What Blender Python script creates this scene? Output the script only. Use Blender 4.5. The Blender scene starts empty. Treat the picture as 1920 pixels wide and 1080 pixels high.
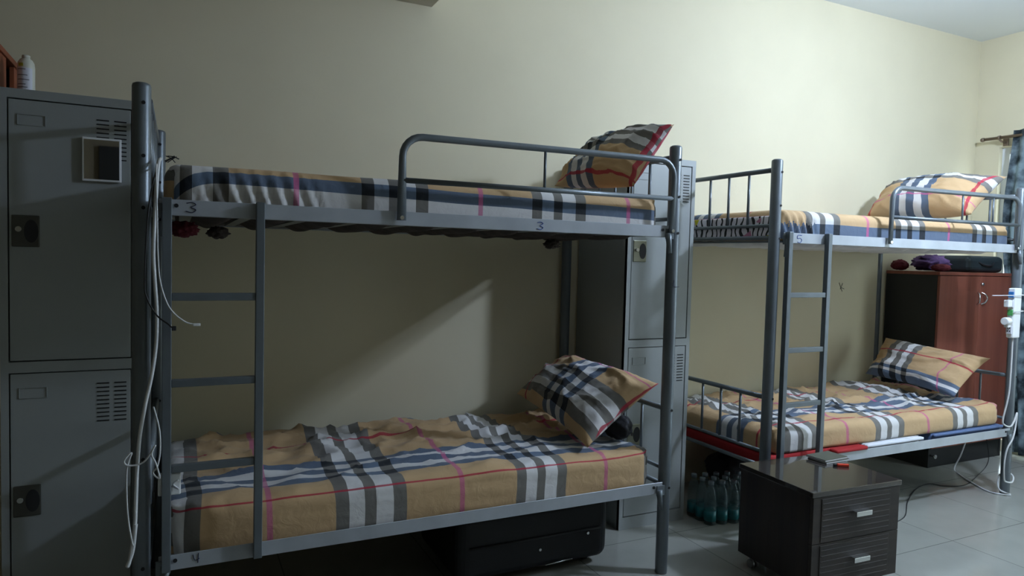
import bpy, bmesh, math, random
from mathutils import Vector, Matrix, noise
PI = math.pi
S = bpy.context.scene
COL = S.collection

# ------------------------------------------------------------ camera, world, light, exposure
def cam_axes(yaw, pitch, roll):
    f = Vector((math.sin(yaw)*math.cos(pitch), math.cos(yaw)*math.cos(pitch), math.sin(pitch)))
    r = Vector((math.cos(yaw), -math.sin(yaw), 0)); u = r.cross(f)
    c, s = math.cos(roll), math.sin(roll)
    return c*r + s*u, -s*r + c*u, f
r_, u_, f_ = cam_axes(.4514, -.0445, .0253)
cd = bpy.data.cameras.new('camera'); cam = bpy.data.objects.new('camera', cd); COL.objects.link(cam)
cd.sensor_width = 36; cd.lens = 36*1287.8/1920; cd.clip_start = .02
M3 = Matrix((r_, u_, -f_)).transposed()
cam.matrix_world = Matrix.Translation((0, 0, 1.323)) @ M3.to_4x4()
S.camera = cam

W = bpy.data.worlds.new('daylight'); S.world = W; W.use_nodes = True
wn = W.node_tree.nodes; wl = W.node_tree.links; wn.clear()
wo = wn.new('ShaderNodeOutputWorld'); wb = wn.new('ShaderNodeBackground')
wt = wn.new('ShaderNodeTexCoord'); ws = wn.new('ShaderNodeSeparateXYZ'); wr = wn.new('ShaderNodeValToRGB')
wl.new(wt.outputs['Generated'], ws.inputs[0])
wm = wn.new('ShaderNodeMath'); wm.operation = 'MULTIPLY_ADD'; wm.inputs[1].default_value = .5; wm.inputs[2].default_value = .5
wl.new(ws.outputs['Z'], wm.inputs[0]); wl.new(wm.outputs[0], wr.inputs[0]); wl.new(wr.outputs[0], wb.inputs[0]); wl.new(wb.outputs[0], wo.inputs[0])
cr = wr.color_ramp
cr.elements[0].position = .44; cr.elements[0].color = (.30, .31, .30, 1)
cr.elements[1].position = .52; cr.elements[1].color = (.80, .93, 1.0, 1)
wb.inputs[1].default_value = 7.0
WIN = dict(y0=.3, y1=3.03, z0=.08, z1=2.22, x=5.42)
pl = bpy.data.lights.new('window_portal', 'AREA'); pl.shape = 'RECTANGLE'
pl.size = WIN['z1']-WIN['z0']; pl.size_y = WIN['y1']-WIN['y0']; pl.cycles.is_portal = True
po = bpy.data.objects.new('window_portal', pl); COL.objects.link(po)
po.location = (5.60, (WIN['y0']+WIN['y1'])/2, (WIN['z0']+WIN['z1'])/2)
po.rotation_euler = (0, PI/2, 0)          # shines towards -X, through the window opening
vs = S.view_settings; vs.view_transform = 'Standard'; vs.look = 'None'; vs.gamma = 1; vs.use_curve_mapping = False
vs.exposure = 0.0
LAMP, LX, LY, LZ = 520.0, 3.54, 1.32, 2.52     # hanging batten lamp: strength and place

# ------------------------------------------------------------ materials
def mat(name, col, rough=.5, metal=0, spec=.5, bump=0, bscale=60, var=0, vscale=4, var_col=None, coat=0, trans=0, ior=1.45, alpha=1, sheen=0):
    m = bpy.data.materials.new(name); m.use_nodes = True
    n = m.node_tree.nodes; l = m.node_tree.links; b = n['Principled BSDF']
    b.inputs['Base Color'].default_value = (*col, 1); b.inputs['Roughness'].default_value = rough
    b.inputs['Metallic'].default_value = metal; b.inputs['Specular IOR Level'].default_value = spec
    b.inputs['Coat Weight'].default_value = coat; b.inputs['Transmission Weight'].default_value = trans
    b.inputs['IOR'].default_value = ior; b.inputs['Alpha'].default_value = alpha; b.inputs['Sheen Weight'].default_value = sheen
    tc = n.new('ShaderNodeTexCoord')
    if bump:
        nt = n.new('ShaderNodeTexNoise'); nt.inputs['Scale'].default_value = bscale; nt.inputs['Detail'].default_value = 4
        bp = n.new('ShaderNodeBump'); bp.inputs['Strength'].default_value = bump; bp.inputs['Distance'].default_value = .01
        l.new(tc.outputs['Object'], nt.inputs['Vector']); l.new(nt.outputs['Fac'], bp.inputs['Height']); l.new(bp.outputs[0], b.inputs['Normal'])
    if var:
        nt = n.new('ShaderNodeTexNoise'); nt.inputs['Scale'].default_value = vscale; nt.inputs['Detail'].default_value = 5
        rp = n.new('ShaderNodeValToRGB'); rp.color_ramp.elements[0].position = .3; rp.color_ramp.elements[1].position = .7
        c2 = var_col or tuple(c*(1-var) for c in col)
        rp.color_ramp.elements[0].color = (*c2, 1); rp.color_ramp.elements[1].color = (*col, 1)
        l.new(tc.outputs['Object'], nt.inputs['Vector']); l.new(nt.outputs['Fac'], rp.inputs[0]); l.new(rp.outputs[0], b.inputs['Base Color'])
    return m

M = {}
M['wall'] = mat('cream_wall_paint', (.72, .655, .465), .75, bump=.06, bscale=25, var=.06, vscale=2.2)
M['ceiling'] = mat('white_ceiling_paint', (.76, .79, .78), .8)
M['bulk'] = mat('bulkhead_paint', (.60, .57, .48), .8)
M['far_wall'] = mat('bounce_dimmed_wall', (.20, .165, .11), .8)  # unseen walls coloured brown to dim and warm the bounced light
M['steel'] = mat('grey_painted_steel', (.17, .195, .21), .36, metal=.35, bump=.03, bscale=40, var=.22, vscale=9)
M['steel_light'] = mat('grey_painted_steel_rail', (.44, .47, .50), .42, metal=.2, bump=.03, bscale=40, var=.2, vscale=8)
M['locker'] = mat('grey_locker_enamel', (.33, .35, .335), .42, metal=.1, var=.08, vscale=3)
M['dark'] = mat('dark_gap', (.012, .012, .012), .8)
M['black_plastic'] = mat('black_plastic', (.02, .02, .022), .45)
M['lock'] = mat('brass_grey_lock_plate', (.30, .30, .22), .35, metal=.5)
M['lock_dark'] = mat('dark_lock_plate', (.10, .10, .085), .4, metal=.5)  # darker plate colour used on the left locker
M['chrome'] = mat('chrome', (.75, .77, .78), .22, metal=1)
M['white_plastic'] = mat('white_plastic', (.80, .81, .80), .35)
M['blue_plastic'] = mat('blue_sticker', (.03, .16, .42), .4)
M['green_plastic'] = mat('green_switch', (.08, .35, .10), .4)
M['red_plastic'] = mat('red_plastic', (.70, .06, .03), .35)
M['mirror'] = mat('mirror_glass', (.88, .9, .88), .02, metal=1)
M['ink'] = mat('blue_marker_ink', (.015, .06, .30), .6)
M['ink_dark'] = mat('dark_marker_ink', (.012, .015, .05), .6)
M['pencil'] = mat('pencil_mark', (.10, .09, .08), .8)
M['suitcase'] = mat('black_suitcase_fabric', (.008, .009, .010), .55, bump=.1, bscale=200)
M['blackcloth'] = mat('black_cloth', (.014, .014, .017), .8, bump=.3, bscale=30)
M['tealbag'] = mat('dark_teal_bag', (.018, .028, .032), .6, bump=.1, bscale=60)
M['purple'] = mat('purple_cloth', (.14, .07, .20), .8, bump=.3, bscale=30, var=.6, vscale=14)
M['darkred'] = mat('dark_red_cloth', (.10, .008, .014), .85, bump=.3, bscale=30)
M['redcloth'] = mat('red_blanket', (.34, .012, .014), .85, bump=.2, bscale=60)
M['whitecloth'] = mat('white_sheet', (.70, .72, .76), .85, bump=.2, bscale=40)
M['blueflannel'] = mat('blue_mattress_ticking', (.10, .15, .28), .85, bump=.2, bscale=40)
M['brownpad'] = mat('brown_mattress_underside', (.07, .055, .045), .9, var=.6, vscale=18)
M['whitepad'] = mat('pale_mattress_underside', (.82, .81, .79), .9, var=.2, vscale=10)
M['cable_white'] = mat('white_cable', (.66, .67, .66), .4)
M['cable_black'] = mat('black_cable', (.015, .015, .015), .45)
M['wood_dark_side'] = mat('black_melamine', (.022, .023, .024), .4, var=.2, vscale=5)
M['rod'] = mat('bronze_curtain_rod', (.20, .15, .11), .4, metal=.6)
M['frame_white'] = mat('white_window_frame', (.78, .80, .80), .4)
M['crate'] = mat('orange_brown_wood', (.30, .085, .035), .55, var=.3, vscale=6)
M['bottle_white'] = mat('white_bottle', (.62, .62, .52), .4)
M['label_yellow'] = mat('yellow_green_print', (.42, .40, .04), .5)
M['label_grey'] = mat('grey_print', (.15, .15, .16), .5)
M['paper'] = mat('white_label_paper', (.62, .63, .68), .5)
M['pages'] = mat('book_pages', (.72, .72, .74), .7)
M['bookcover'] = mat('grey_green_book_cover', (.10, .105, .08), .45)
M['teal'] = mat('teal_bottle_label', (.012, .14, .15), .4)
M['water'] = mat('clear_water_bottle', (.16, .24, .25), .10, alpha=.30)
M['cap'] = mat('bottle_cap', (.16, .20, .22), .4)
M['caster'] = mat('grey_caster', (.22, .22, .22), .4, metal=.3)

def wood(name, c1, c2, rough, axis='Z', scale=3, coat=0, groove=0):
    m = bpy.data.materials.new(name); m.use_nodes = True
    n = m.node_tree.nodes; l = m.node_tree.links; b = n['Principled BSDF']
    tc = n.new('ShaderNodeTexCoord'); mp = n.new('ShaderNodeMapping')
    sc = {'X': (.6, 14, 14), 'Y': (14, .6, 14), 'Z': (14, 14, .6)}[axis]
    mp.inputs['Scale'].default_value = tuple(s*scale for s in sc)
    nt = n.new('ShaderNodeTexNoise'); nt.inputs['Scale'].default_value = 1; nt.inputs['Detail'].default_value = 6
    rp = n.new('ShaderNodeValToRGB'); rp.color_ramp.elements[0].position = .35; rp.color_ramp.elements[1].position = .65
    rp.color_ramp.elements[0].color = (*c1, 1); rp.color_ramp.elements[1].color = (*c2, 1)
    l.new(tc.outputs['Object'], mp.inputs[0]); l.new(mp.outputs[0], nt.inputs['Vector']); l.new(nt.outputs['Fac'], rp.inputs[0])
    l.new(rp.outputs[0], b.inputs['Base Color']); b.inputs['Roughness'].default_value = rough
    b.inputs['Coat Weight'].default_value = coat
    bp = n.new('ShaderNodeBump'); bp.inputs['Strength'].default_value = .15; bp.inputs['Distance'].default_value = .002
    l.new(nt.outputs['Fac'], bp.inputs['Height']); l.new(bp.outputs[0], b.inputs['Normal'])
    return m
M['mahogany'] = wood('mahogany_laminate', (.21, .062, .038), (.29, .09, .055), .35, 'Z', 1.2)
M['wenge'] = wood('wenge_laminate', (.012, .007, .006), (.026, .016, .012), .5, 'Z', 2.0)
M['wenge_front'] = wood('wenge_drawer_laminate', (.016, .011, .008), (.034, .024, .018), .6, 'X', 2.0)
M['wenge_top'] = wood('wenge_top_laminate', (.030, .024, .021), (.05, .042, .038), .22, 'X', 1.6, coat=1.0)

def tile_floor():
    m = bpy.data.materials.new('glossy_floor_tiles'); m.use_nodes = True
    n = m.node_tree.nodes; l = m.node_tree.links; b = n['Principled BSDF']
    tc = n.new('ShaderNodeTexCoord'); mp = n.new('ShaderNodeMapping'); mp.inputs['Location'].default_value = (-3.39, -2.01, 0)
    br = n.new('ShaderNodeTexBrick'); br.offset = 0; br.squash = 1
    br.inputs['Scale'].default_value = 1; br.inputs['Brick Width'].default_value = .6; br.inputs['Row Height'].default_value = .6
    br.inputs['Mortar Size'].default_value = .0022; br.inputs['Mortar Smooth'].default_value = .2
    br.inputs['Color1'].default_value = (.37, .37, .325, 1); br.inputs['Color2'].default_value = (.35, .35, .31, 1); br.inputs['Mortar'].default_value = (.17, .17, .15, 1)
    nt = n.new('ShaderNodeTexNoise'); nt.inputs['Scale'].default_value = 5; nt.inputs['Detail'].default_value = 6
    mx = n.new('ShaderNodeMixRGB'); mx.blend_type = 'MULTIPLY'; mx.inputs[0].default_value = .25
    l.new(tc.outputs['Object'], mp.inputs[0]); l.new(mp.outputs[0], br.inputs['Vector']); l.new(tc.outputs['Object'], nt.inputs['Vector'])
    l.new(br.outputs['Color'], mx.inputs[1]); l.new(nt.outputs['Fac'], mx.inputs[2]); l.new(mx.outputs[0], b.inputs['Base Color'])
    b.inputs['Roughness'].default_value = .13; b.inputs['Specular IOR Level'].default_value = .55
    return m
M['floor'] = tile_floor()

KIND = {'t': ((0, 0, 0), (0, 0)), 'g': ((1, 0, 0), (0, 0)), 'w': ((0, 1, 0), (0, 0)), 'b': ((0, 0, 1), (0, 0)), 'r': ((0, 0, 0), (1, 0)), 'p': ((0, 0, 0), (0, 1))}
def plaid(name, ub, vb, uper=None, u0=0, vrange=(-.25, 1.1)):
    """ub / vb: lists of (start, end, kind) in metres (or 0..1) along u and v; u repeats with uper."""
    m = bpy.data.materials.new(name); m.use_nodes = True
    n = m.node_tree.nodes; l = m.node_tree.links; b = n['Principled BSDF']
    b.inputs['Roughness'].default_value = .8; b.inputs['Specular IOR Level'].default_value = .25; b.inputs['Sheen Weight'].default_value = .1
    uv = n.new('ShaderNodeUVMap'); uv.uv_map = 'UVMap'; sp = n.new('ShaderNodeSeparateXYZ')
    l.new(uv.outputs[0], sp.inputs[0])
    def math_(op, a, bb=None, c=None):
        x = n.new('ShaderNodeMath'); x.operation = op
        for i, v in enumerate((a, bb, c)):
            if v is None: continue
            if isinstance(v, (int, float)): x.inputs[i].default_value = v
            else: l.new(v, x.inputs[i])
        return x.outputs[0]
    def axis(sock, bands, lo, rng, rep):
        x = math_('SUBTRACT', sock, lo); x = math_('DIVIDE', x, rng)
        if rep: x = math_('FRACT', x)
        outs = []
        stops = []; cur = 0.0
        for s0, e0, k in sorted(bands):
            s1, e1 = (s0-lo)/rng, (e0-lo)/rng
            if rep: s1, e1 = s0/rng, e0/rng
            s1 = max(0, s1); e1 = min(1, e1)
            if s1 > cur+1e-4: stops.append((cur, 't'))
            stops.append((s1, k)); cur = e1
        if cur < .9999: stops.append((cur, 't'))
        for which in (0, 1):
            r = n.new('ShaderNodeValToRGB'); c = r.color_ramp; c.interpolation = 'CONSTANT'
            while len(c.elements) < len(stops): c.elements.new(.5)
            for i in range(len(stops)):
                c.elements[i].position = stops[i][0]
            for i in range(len(stops)):
                k = KIND[stops[i][1]][which]; c.elements[i].color = (*k, 1) if which == 0 else (*k, 0, 1)
            l.new(x, r.inputs[0]); q = n.new('ShaderNodeSeparateColor'); l.new(r.outputs[0], q.inputs[0]); outs += [q.outputs[0], q.outputs[1], q.outputs[2]]
        return outs
    A = axis(sp.outputs[0], ub, u0 if uper else 0.0, uper or 1.0, bool(uper))
    B = axis(sp.outputs[1], vb, vrange[0], vrange[1]-vrange[0], False)
    g, w, bl, rd, pk = [math_('MAXIMUM', A[i], B[i]) for i in (0, 1, 2, 3, 4)]
    bg = math_('MULTIPLY', g, bl)
    prev = None
    def mix(fac, colr, prev):
        x = n.new('ShaderNodeMixRGB'); l.new(fac, x.inputs[0])
        if isinstance(prev, tuple): x.inputs[1].default_value = prev
        else: l.new(prev, x.inputs[1])
        x.inputs[2].default_value = colr; return x.outputs[0]
    c = mix(w, (.68, .665, .645, 1), (.53, .355, .185, 1))
    c = mix(g, (.17, .16, .14, 1), c)
    c = mix(math_('MULTIPLY', bl, .93), (.075, .125, .20, 1), c)
    c = mix(bg, (.012, .016, .022, 1), c)
    c = mix(math_('MULTIPLY', pk, .72), (.55, .10, .25, 1), c)
    c = mix(math_('MULTIPLY', rd, .88), (.40, .018, .045, 1), c)
    l.new(c, b.inputs['Base Color'])
    tc = n.new('ShaderNodeTexCoord')
    nt = n.new('ShaderNodeTexNoise'); nt.inputs['Scale'].default_value = 22; nt.inputs['Detail'].default_value = 5; nt.inputs['Distortion'].default_value = .8
    bp = n.new('ShaderNodeBump'); bp.inputs['Strength'].default_value = .35; bp.inputs['Distance'].default_value = .008
    l.new(tc.outputs['Object'], nt.inputs['Vector']); l.new(nt.outputs['Fac'], bp.inputs['Height']); l.new(bp.outputs[0], b.inputs['Normal'])
    return m
WARP = [(0, .042, 'g'), (.042, .093, 'w'), (.093, .130, 'g'), (.130, .188, 'w'), (.188, .232, 'g'), (.425, .442, 'p')]
def five(a, b_, k1, k2):
    s = (b_-a)/5; return [(a+s*i, a+s*(i+1), (k1, k2)[i % 2]) for i in range(5)]
M['sheet_low1'] = plaid('plaid_sheet_lower_front_bed', WARP, [(-.016, -.004, 'r')]+five(.085, .30, 'b', 'w')+[(.535, .545, 'r'), (.80, .84, 'b'), (.84, .92, 'w')], .645, .473)
M['sheet_up1'] = plaid('plaid_sheet_upper_front_bed', WARP, [(-.25, -.064, 'w'), (-.064, -.023, 'b'), (.2, .21, 'r')]+five(.4, .6, 'b', 'w'), .645, .547)
M['sheet_low2'] = plaid('plaid_sheet_lower_rear_bed', WARP, [(.06, .07, 'r')]+five(.155, .345, 'b', 'w')+[(.60, .61, 'r')], .645, 3.233)
M['sheet_up2'] = plaid('plaid_sheet_upper_rear_bed', WARP, [(-.25, -.062, 'b'), (.2, .21, 'r')]+five(.4, .6, 'b', 'w'), .645, 3.319-.645)
U01 = (0, 1)
M['pil_low1'] = plaid('plaid_pillow_a', [(.12, .14, 'r')]+five(.38, .68, 'b', 'w')+[(.993, 1, 'r')], five(.08, .62, 'g', 'w')+[(.9, .92, 'p')], vrange=U01)
M['pil_low2'] = plaid('plaid_pillow_b', five(.17, .50, 'g', 'w')+[(.82, .835, 'p')], [(.0, .09, 'b'), (.09, .15, 'w'), (.15, .22, 'b'), (.60, .63, 'r')], vrange=U01)
M['pil_up1'] = plaid('plaid_pillow_c', five(.17, .52, 'b', 'w')+[(.955, .985, 'r')], [(.05, .075, 'r')]+five(.45, .96, 'g', 'w'), vrange=U01)
M['pil_up2'] = plaid('plaid_pillow_d', [(.02, .045, 'r')]+five(.27, .62, 'b', 'w')+[(.93, .955, 'r')], [(.18, .205, 'p'), (.60, .70, 'g'), (.70, .82, 'w'), (.82, .94, 'g')], vrange=U01)

def quilt_mat():
    m = bpy.data.materials.new('printed_quilt'); m.use_nodes = True
    n = m.node_tree.nodes; l = m.node_tree.links; b = n['Principled BSDF']; b.inputs['Roughness'].default_value = .85
    tc = n.new('ShaderNodeTexCoord')
    wv = n.new('ShaderNodeTexWave'); wv.inputs['Scale'].default_value = 9; wv.inputs['Distortion'].default_value = 9; wv.inputs['Detail'].default_value = 2; wv.bands_direction = 'Y'
    r1 = n.new('ShaderNodeValToRGB'); r1.color_ramp.interpolation = 'CONSTANT'; r1.color_ramp.elements[0].color = (.02, .02, .02, 1)
    r1.color_ramp.elements[1].position = .22; r1.color_ramp.elements[1].color = (.74, .70, .73, 1)
    vo = n.new('ShaderNodeTexNoise'); vo.inputs['Scale'].default_value = 9
    r2 = n.new('ShaderNodeValToRGB'); r2.color_ramp.interpolation = 'CONSTANT'
    e = r2.color_ramp.elements; e[0].color = (.55, .50, .02, 1); e[1].position = .37; e[1].color = (0, 0, 0, 1)
    x = e.new(.64); x.color = (.50, .20, .30, 1)
    r3 = n.new('ShaderNodeValToRGB'); r3.color_ramp.interpolation = 'CONSTANT'
    e = r3.color_ramp.elements; e[0].color = (1, 1, 1, 1); e[1].position = .37; e[1].color = (0, 0, 0, 1); x = e.new(.64); x.color = (1, 1, 1, 1)
    mx = n.new('ShaderNodeMixRGB')
    l.new(tc.outputs['Object'], wv.inputs['Vector']); l.new(tc.outputs['Object'], vo.inputs['Vector'])
    l.new(wv.outputs['Fac'], r1.inputs[0]); l.new(vo.outputs['Fac'], r2.inputs[0]); l.new(vo.outputs['Fac'], r3.inputs[0])
    l.new(r3.outputs[0], mx.inputs[0]); l.new(r1.outputs[0], mx.inputs[1]); l.new(r2.outputs[0], mx.inputs[2]); l.new(mx.outputs[0], b.inputs['Base Color'])
    return m
M['quilt'] = quilt_mat()

def curtain_mat():
    m = bpy.data.materials.new('slate_curtain_fabric'); m.use_nodes = True
    n = m.node_tree.nodes; l = m.node_tree.links; n.clear()
    o = n.new('ShaderNodeOutputMaterial'); d = n.new('ShaderNodeBsdfDiffuse'); t = n.new('ShaderNodeBsdfTranslucent'); mx = n.new('ShaderNodeMixShader')
    tc = n.new('ShaderNodeTexCoord'); nt = n.new('ShaderNodeTexNoise'); nt.inputs['Scale'].default_value = 9; nt.inputs['Detail'].default_value = 6
    rp = n.new('ShaderNodeValToRGB'); rp.color_ramp.elements[0].position = .42; rp.color_ramp.elements[0].color = (.05, .065, .075, 1)
    rp.color_ramp.elements[1].position = .62; rp.color_ramp.elements[1].color = (.34, .42, .46, 1)  # pale noise patches put window-lit areas into the cloth colour
    l.new(tc.outputs['Object'], nt.inputs['Vector']); l.new(nt.outputs['Fac'], rp.inputs[0])
    l.new(rp.outputs[0], d.inputs[0]); l.new(rp.outputs[0], t.inputs[0])
    mx.inputs[0].default_value = .45; l.new(d.outputs[0], mx.inputs[1]); l.new(t.outputs[0], mx.inputs[2]); l.new(mx.outputs[0], o.inputs[0])
    return m
M['curtain'] = curtain_mat()

def glass_mat():
    m = bpy.data.materials.new('window_glass'); m.use_nodes = True
    n = m.node_tree.nodes; l = m.node_tree.links; n.clear()
    o = n.new('ShaderNodeOutputMaterial'); t = n.new('ShaderNodeBsdfTransparent'); g = n.new('ShaderNodeBsdfGlossy'); mx = n.new('ShaderNodeMixShader')
    t.inputs[0].default_value = (.93, .96, .96, 1); g.inputs['Roughness'].default_value = .02; mx.inputs[0].default_value = .06
    l.new(t.outputs[0], mx.inputs[1]); l.new(g.outputs[0], mx.inputs[2]); l.new(mx.outputs[0], o.inputs[0])
    return m
M['glass'] = glass_mat()

# ------------------------------------------------------------ mesh helpers
class MB:
    def __init__(s): s.bm = bmesh.new(); s.smooth = []
    def box(s, x, y, z, bev=0, rot=0, c=None, seg=2):
        ret = bmesh.ops.create_cube(s.bm, size=1); vs_ = ret['verts']
        for v in vs_: v.co = Vector(((x[0]+x[1])/2+v.co.x*(x[1]-x[0]), (y[0]+y[1])/2+v.co.y*(y[1]-y[0]), (z[0]+z[1])/2+v.co.z*(z[1]-z[0])))
        if bev:
            es = list({e for v in vs_ for e in v.link_edges})
            r = bmesh.ops.bevel(s.bm, geom=es, offset=bev, segments=seg, affect='EDGES', profile=.5); vs_ = list({v for f in r['faces'] for v in f.verts} | {v for v in vs_ if v.is_valid})
        if rot:
            c = Vector(c) if c else Vector(((x[0]+x[1])/2, (y[0]+y[1])/2, 0))
            bmesh.ops.rotate(s.bm, verts=vs_, cent=c, matrix=Matrix.Rotation(rot, 3, 'Z'))
        return s
    def tube(s, pts, r, n=12, closed=False, cap=True):
        pts = [Vector(p) for p in pts]; N = len(pts); rings = []; nrm = None
        for i, p in enumerate(pts):
            a = pts[i-1] if (i or closed) else p; b = pts[(i+1) % N] if (i < N-1 or closed) else p
            t = (b-a).normalized()
            if nrm is None:
                nrm = t.orthogonal().normalized()
            else:
                nrm = (nrm - t*nrm.dot(t)).normalized()
            bi = t.cross(nrm); rr = r(i/(N-1)) if callable(r) else r
            ring = [s.bm.verts.new(p + nrm*math.cos(2*PI*k/n)*rr + bi*math.sin(2*PI*k/n)*rr) for k in range(n)]
            rings.append(ring)
        for i in range(N if closed else N-1):
            A, B = rings[i], rings[(i+1) % N]
            for k in range(n):
                f = s.bm.faces.new((A[k], A[(k+1) % n], B[(k+1) % n], B[k])); f.smooth = True
        if cap and not closed:
            s.bm.faces.new(rings[0][::-1]); s.bm.faces.new(rings[-1])
        return s
    def lathe(s, prof, c, n=20, axis='Z'):
        c = Vector(c); rings = []
        for (rr, h) in prof:
            ring = []
            for k in range(n):
                a = 2*PI*k/n; u, v = rr*math.cos(a), rr*math.sin(a)
                o = {'Z': Vector((u, v, h)), 'Y': Vector((u, h, v)), 'X': Vector((h, u, v))}[axis]
                ring.append(s.bm.verts.new(c+o))
            rings.append(ring)
        for A, B in zip(rings, rings[1:]):
            for k in range(n):
                f = s.bm.faces.new((A[k], A[(k+1) % n], B[(k+1) % n], B[k])); f.smooth = True
        s.bm.faces.new(rings[0][::-1]); s.bm.faces.new(rings[-1])
        return s
    def build(s, name, m, parent=None, loc=None):
        bmesh.ops.recalc_face_normals(s.bm, faces=s.bm.faces)
        me = bpy.data.meshes.new(name); o = bpy.data.objects.new(name, me); COL.objects.link(o)
        if parent is not None:
            o.parent = parent; off = world_loc(parent)
        else:
            off = Vector(loc) if loc else Vector((0, 0, 0)); o.location = off
        if off.length: bmesh.ops.translate(s.bm, verts=s.bm.verts, vec=-off)
        s.bm.to_mesh(me); s.bm.free(); me.materials.append(m)
        return o
def world_loc(o):
    v = Vector((0, 0, 0))
    while o is not None: v += o.location; o = o.parent
    return v
def thing(name, label, cat, loc, group=None):
    o = bpy.data.objects.new(name, None); COL.objects.link(o); o.location = loc; o.empty_display_size = .05
    return tag(o, label, cat, group)
def tag(o, label, cat, group=None):
    o['label'] = label; o['category'] = cat
    if group: o['group'] = group
    return o
def struct(o): o['kind'] = 'structure'; return o
def copy_tree(o, parent=None):
    c = o.copy(); COL.objects.link(c); c.parent = parent
    for ch in list(o.children): copy_tree(ch, c)
    return c
def smooth_path(pts, k=6):
    P = [Vector(p) for p in pts]; out = []
    for i in range(len(P)-1):
        p0, p1, p2, p3 = P[max(i-1, 0)], P[i], P[i+1], P[min(i+2, len(P)-1)]
        for j in range(k):
            t = j/k; out.append(.5*((2*p1)+(-p0+p2)*t+(2*p0-5*p1+4*p2-p3)*t*t+(-p0+3*p1-3*p2+p3)*t**3))
    out.append(P[-1]); return out
def nz(x, y, z=0): return noise.noise(Vector((x, y, z)))
def ridge(x, y, z=0): return 1-min(1, abs(nz(x, y, z))*3.2)

def grid_mesh(name, m, parent, sheets):
    """sheets: list of (rows of (co, uv)); welded into one mesh"""
    me = bpy.data.meshes.new(name); vs_, fs, uvs = [], [], []; idx = {}
    off = world_loc(parent) if parent else Vector((0, 0, 0))
    def vid(co):
        k = (round(co[0], 4), round(co[1], 4), round(co[2], 4))
        if k not in idx: idx[k] = len(vs_); vs_.append(Vector(co)-off)
        return idx[k]
    for rows in sheets:
        for i in range(len(rows)-1):
            for j in range(len(rows[0])-1):
                q = [rows[i][j], rows[i+1][j], rows[i+1][j+1], rows[i][j+1]]
                ids = [vid(a[0]) for a in q]
                if len(set(ids)) < 3: continue
                if len(set(ids)) == 3:
                    seen = []; qq = []
                    for a, d in zip(q, ids):
                        if d not in seen: seen.append(d); qq.append(a)
                    ids, q = seen, qq
                fs.append(ids); uvs += [a[1] for a in q]
    me.from_pydata(vs_, [], fs); me.update()
    uvl = me.uv_layers.new(name='UVMap')
    for i, u in enumerate(uvs): uvl.data[i].uv = u
    for p in me.polygons: p.use_smooth = True
    me.materials.append(m)
    bm = bmesh.new(); bm.from_mesh(me); bmesh.ops.recalc_face_normals(bm, faces=bm.faces); bm.to_mesh(me); bm.free()
    o = bpy.data.objects.new(name, me); COL.objects.link(o)
    if parent: o.parent = parent
    return o

def cloth_box(name, m, parent, X, Y, Z, r, rp, disp, uvf, step=.022, seed=0):
    """a soft rounded block with a cloth surface. disp(x,y,z,nx,ny,nz)->offset along normal"""
    x0, x1 = X; y0, y1 = Y; z0, z1 = Z
    def lin(a, b, s): k = max(2, int(round((b-a)/s))); return [a+(b-a)*i/k for i in range(k+1)]
    xs, ys, zs = lin(x0, x1, step), lin(y0, y1, step), lin(z0, z1, step*.8)
    def rnd(p):
        x, y, z = p
        cx = min(max(x, x0+rp), x1-rp); cy = min(max(y, y0+rp), y1-rp)
        d = Vector((x-cx, y-cy))
        if d.length > 1e-9 and abs(d.x) > 1e-9 and abs(d.y) > 1e-9:     # plan corner: square -> circle
            L = max(abs(d.x), abs(d.y)); d = d.normalized()*L; x, y = cx+d.x, cy+d.y
        # profile rounding
        cxx = min(max(x, x0+r), x1-r); cyy = min(max(y, y0+r), y1-r); czz = min(max(z, z0+r*.5), z1-r)
        q = Vector((x-cxx, y-cyy, z-czz)); L = max(abs(q.x), abs(q.y), abs(q.z))
        if L > 1e-9:
            rr = q.length
            q = q*(L/rr)
        n = q.normalized() if q.length > 1e-9 else Vector((0, 0, 1))
        c = Vector((cxx, cyy, czz))+q
        return c + n*disp(c.x, c.y, c.z, n.x, n.y, n.z)
    sh = []
    sh.append([[(rnd((x, y, z1)), uvf(x, y-y0)) for y in ys] for x in xs])
    sh.append([[(rnd((x, y, z0)), uvf(x, y-y0)) for y in ys] for x in xs])
    sh.append([[(rnd((x, y0, z)), uvf(x, -(z1-z))) for z in zs] for x in xs])
    sh.append([[(rnd((x, y1, z)), uvf(x, y1-y0+(z1-z))) for z in zs] for x in xs])
    sh.append([[(rnd((x0, y, z)), uvf(x0-(z1-z), y-y0)) for z in zs] for y in ys])
    sh.append([[(rnd((x1, y, z)), uvf(x1+(z1-z), y-y0)) for z in zs] for y in ys])
    return grid_mesh(name, m, parent, sh)

# ------------------------------------------------------------ room shell
X0, X1, Y0, YB, H = -1.6, 5.42, -2.2, 3.20, 3.03
struct(MB().box((X0-.15, X1+.15), (Y0-.15, YB+.15), (-.12, 0)).build('floor', M['floor']))
struct(MB().box((X0-.15, X1+.15), (Y0-.15, YB+.15), (H, H+.12)).build('ceiling', M['ceiling']))
wbk = struct(MB().box((X0-.15, X1+.15), (YB, YB+.15), (0, H)).build('wall_back', M['wall']))
struct(MB().box((X0-.15, X0), (Y0, YB), (0, H)).build('wall_left', M['far_wall']))
struct(MB().box((X0-.15, X1+.15), (Y0-.15, Y0), (0, H)).build('wall_front', M['far_wall']))
w = MB()
w.box((X1, X1+.15), (WIN['y1'], YB), (0, H)); w.box((X1, X1+.15), (Y0, WIN['y0']), (0, H))
w.box((X1, X1+.15), (WIN['y0'], WIN['y1']), (0, WIN['z0'])); w.box((X1, X1+.15), (WIN['y0'], WIN['y1']), (WIN['z1'], H))
struct(w.build('wall_right', M['wall']))
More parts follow.
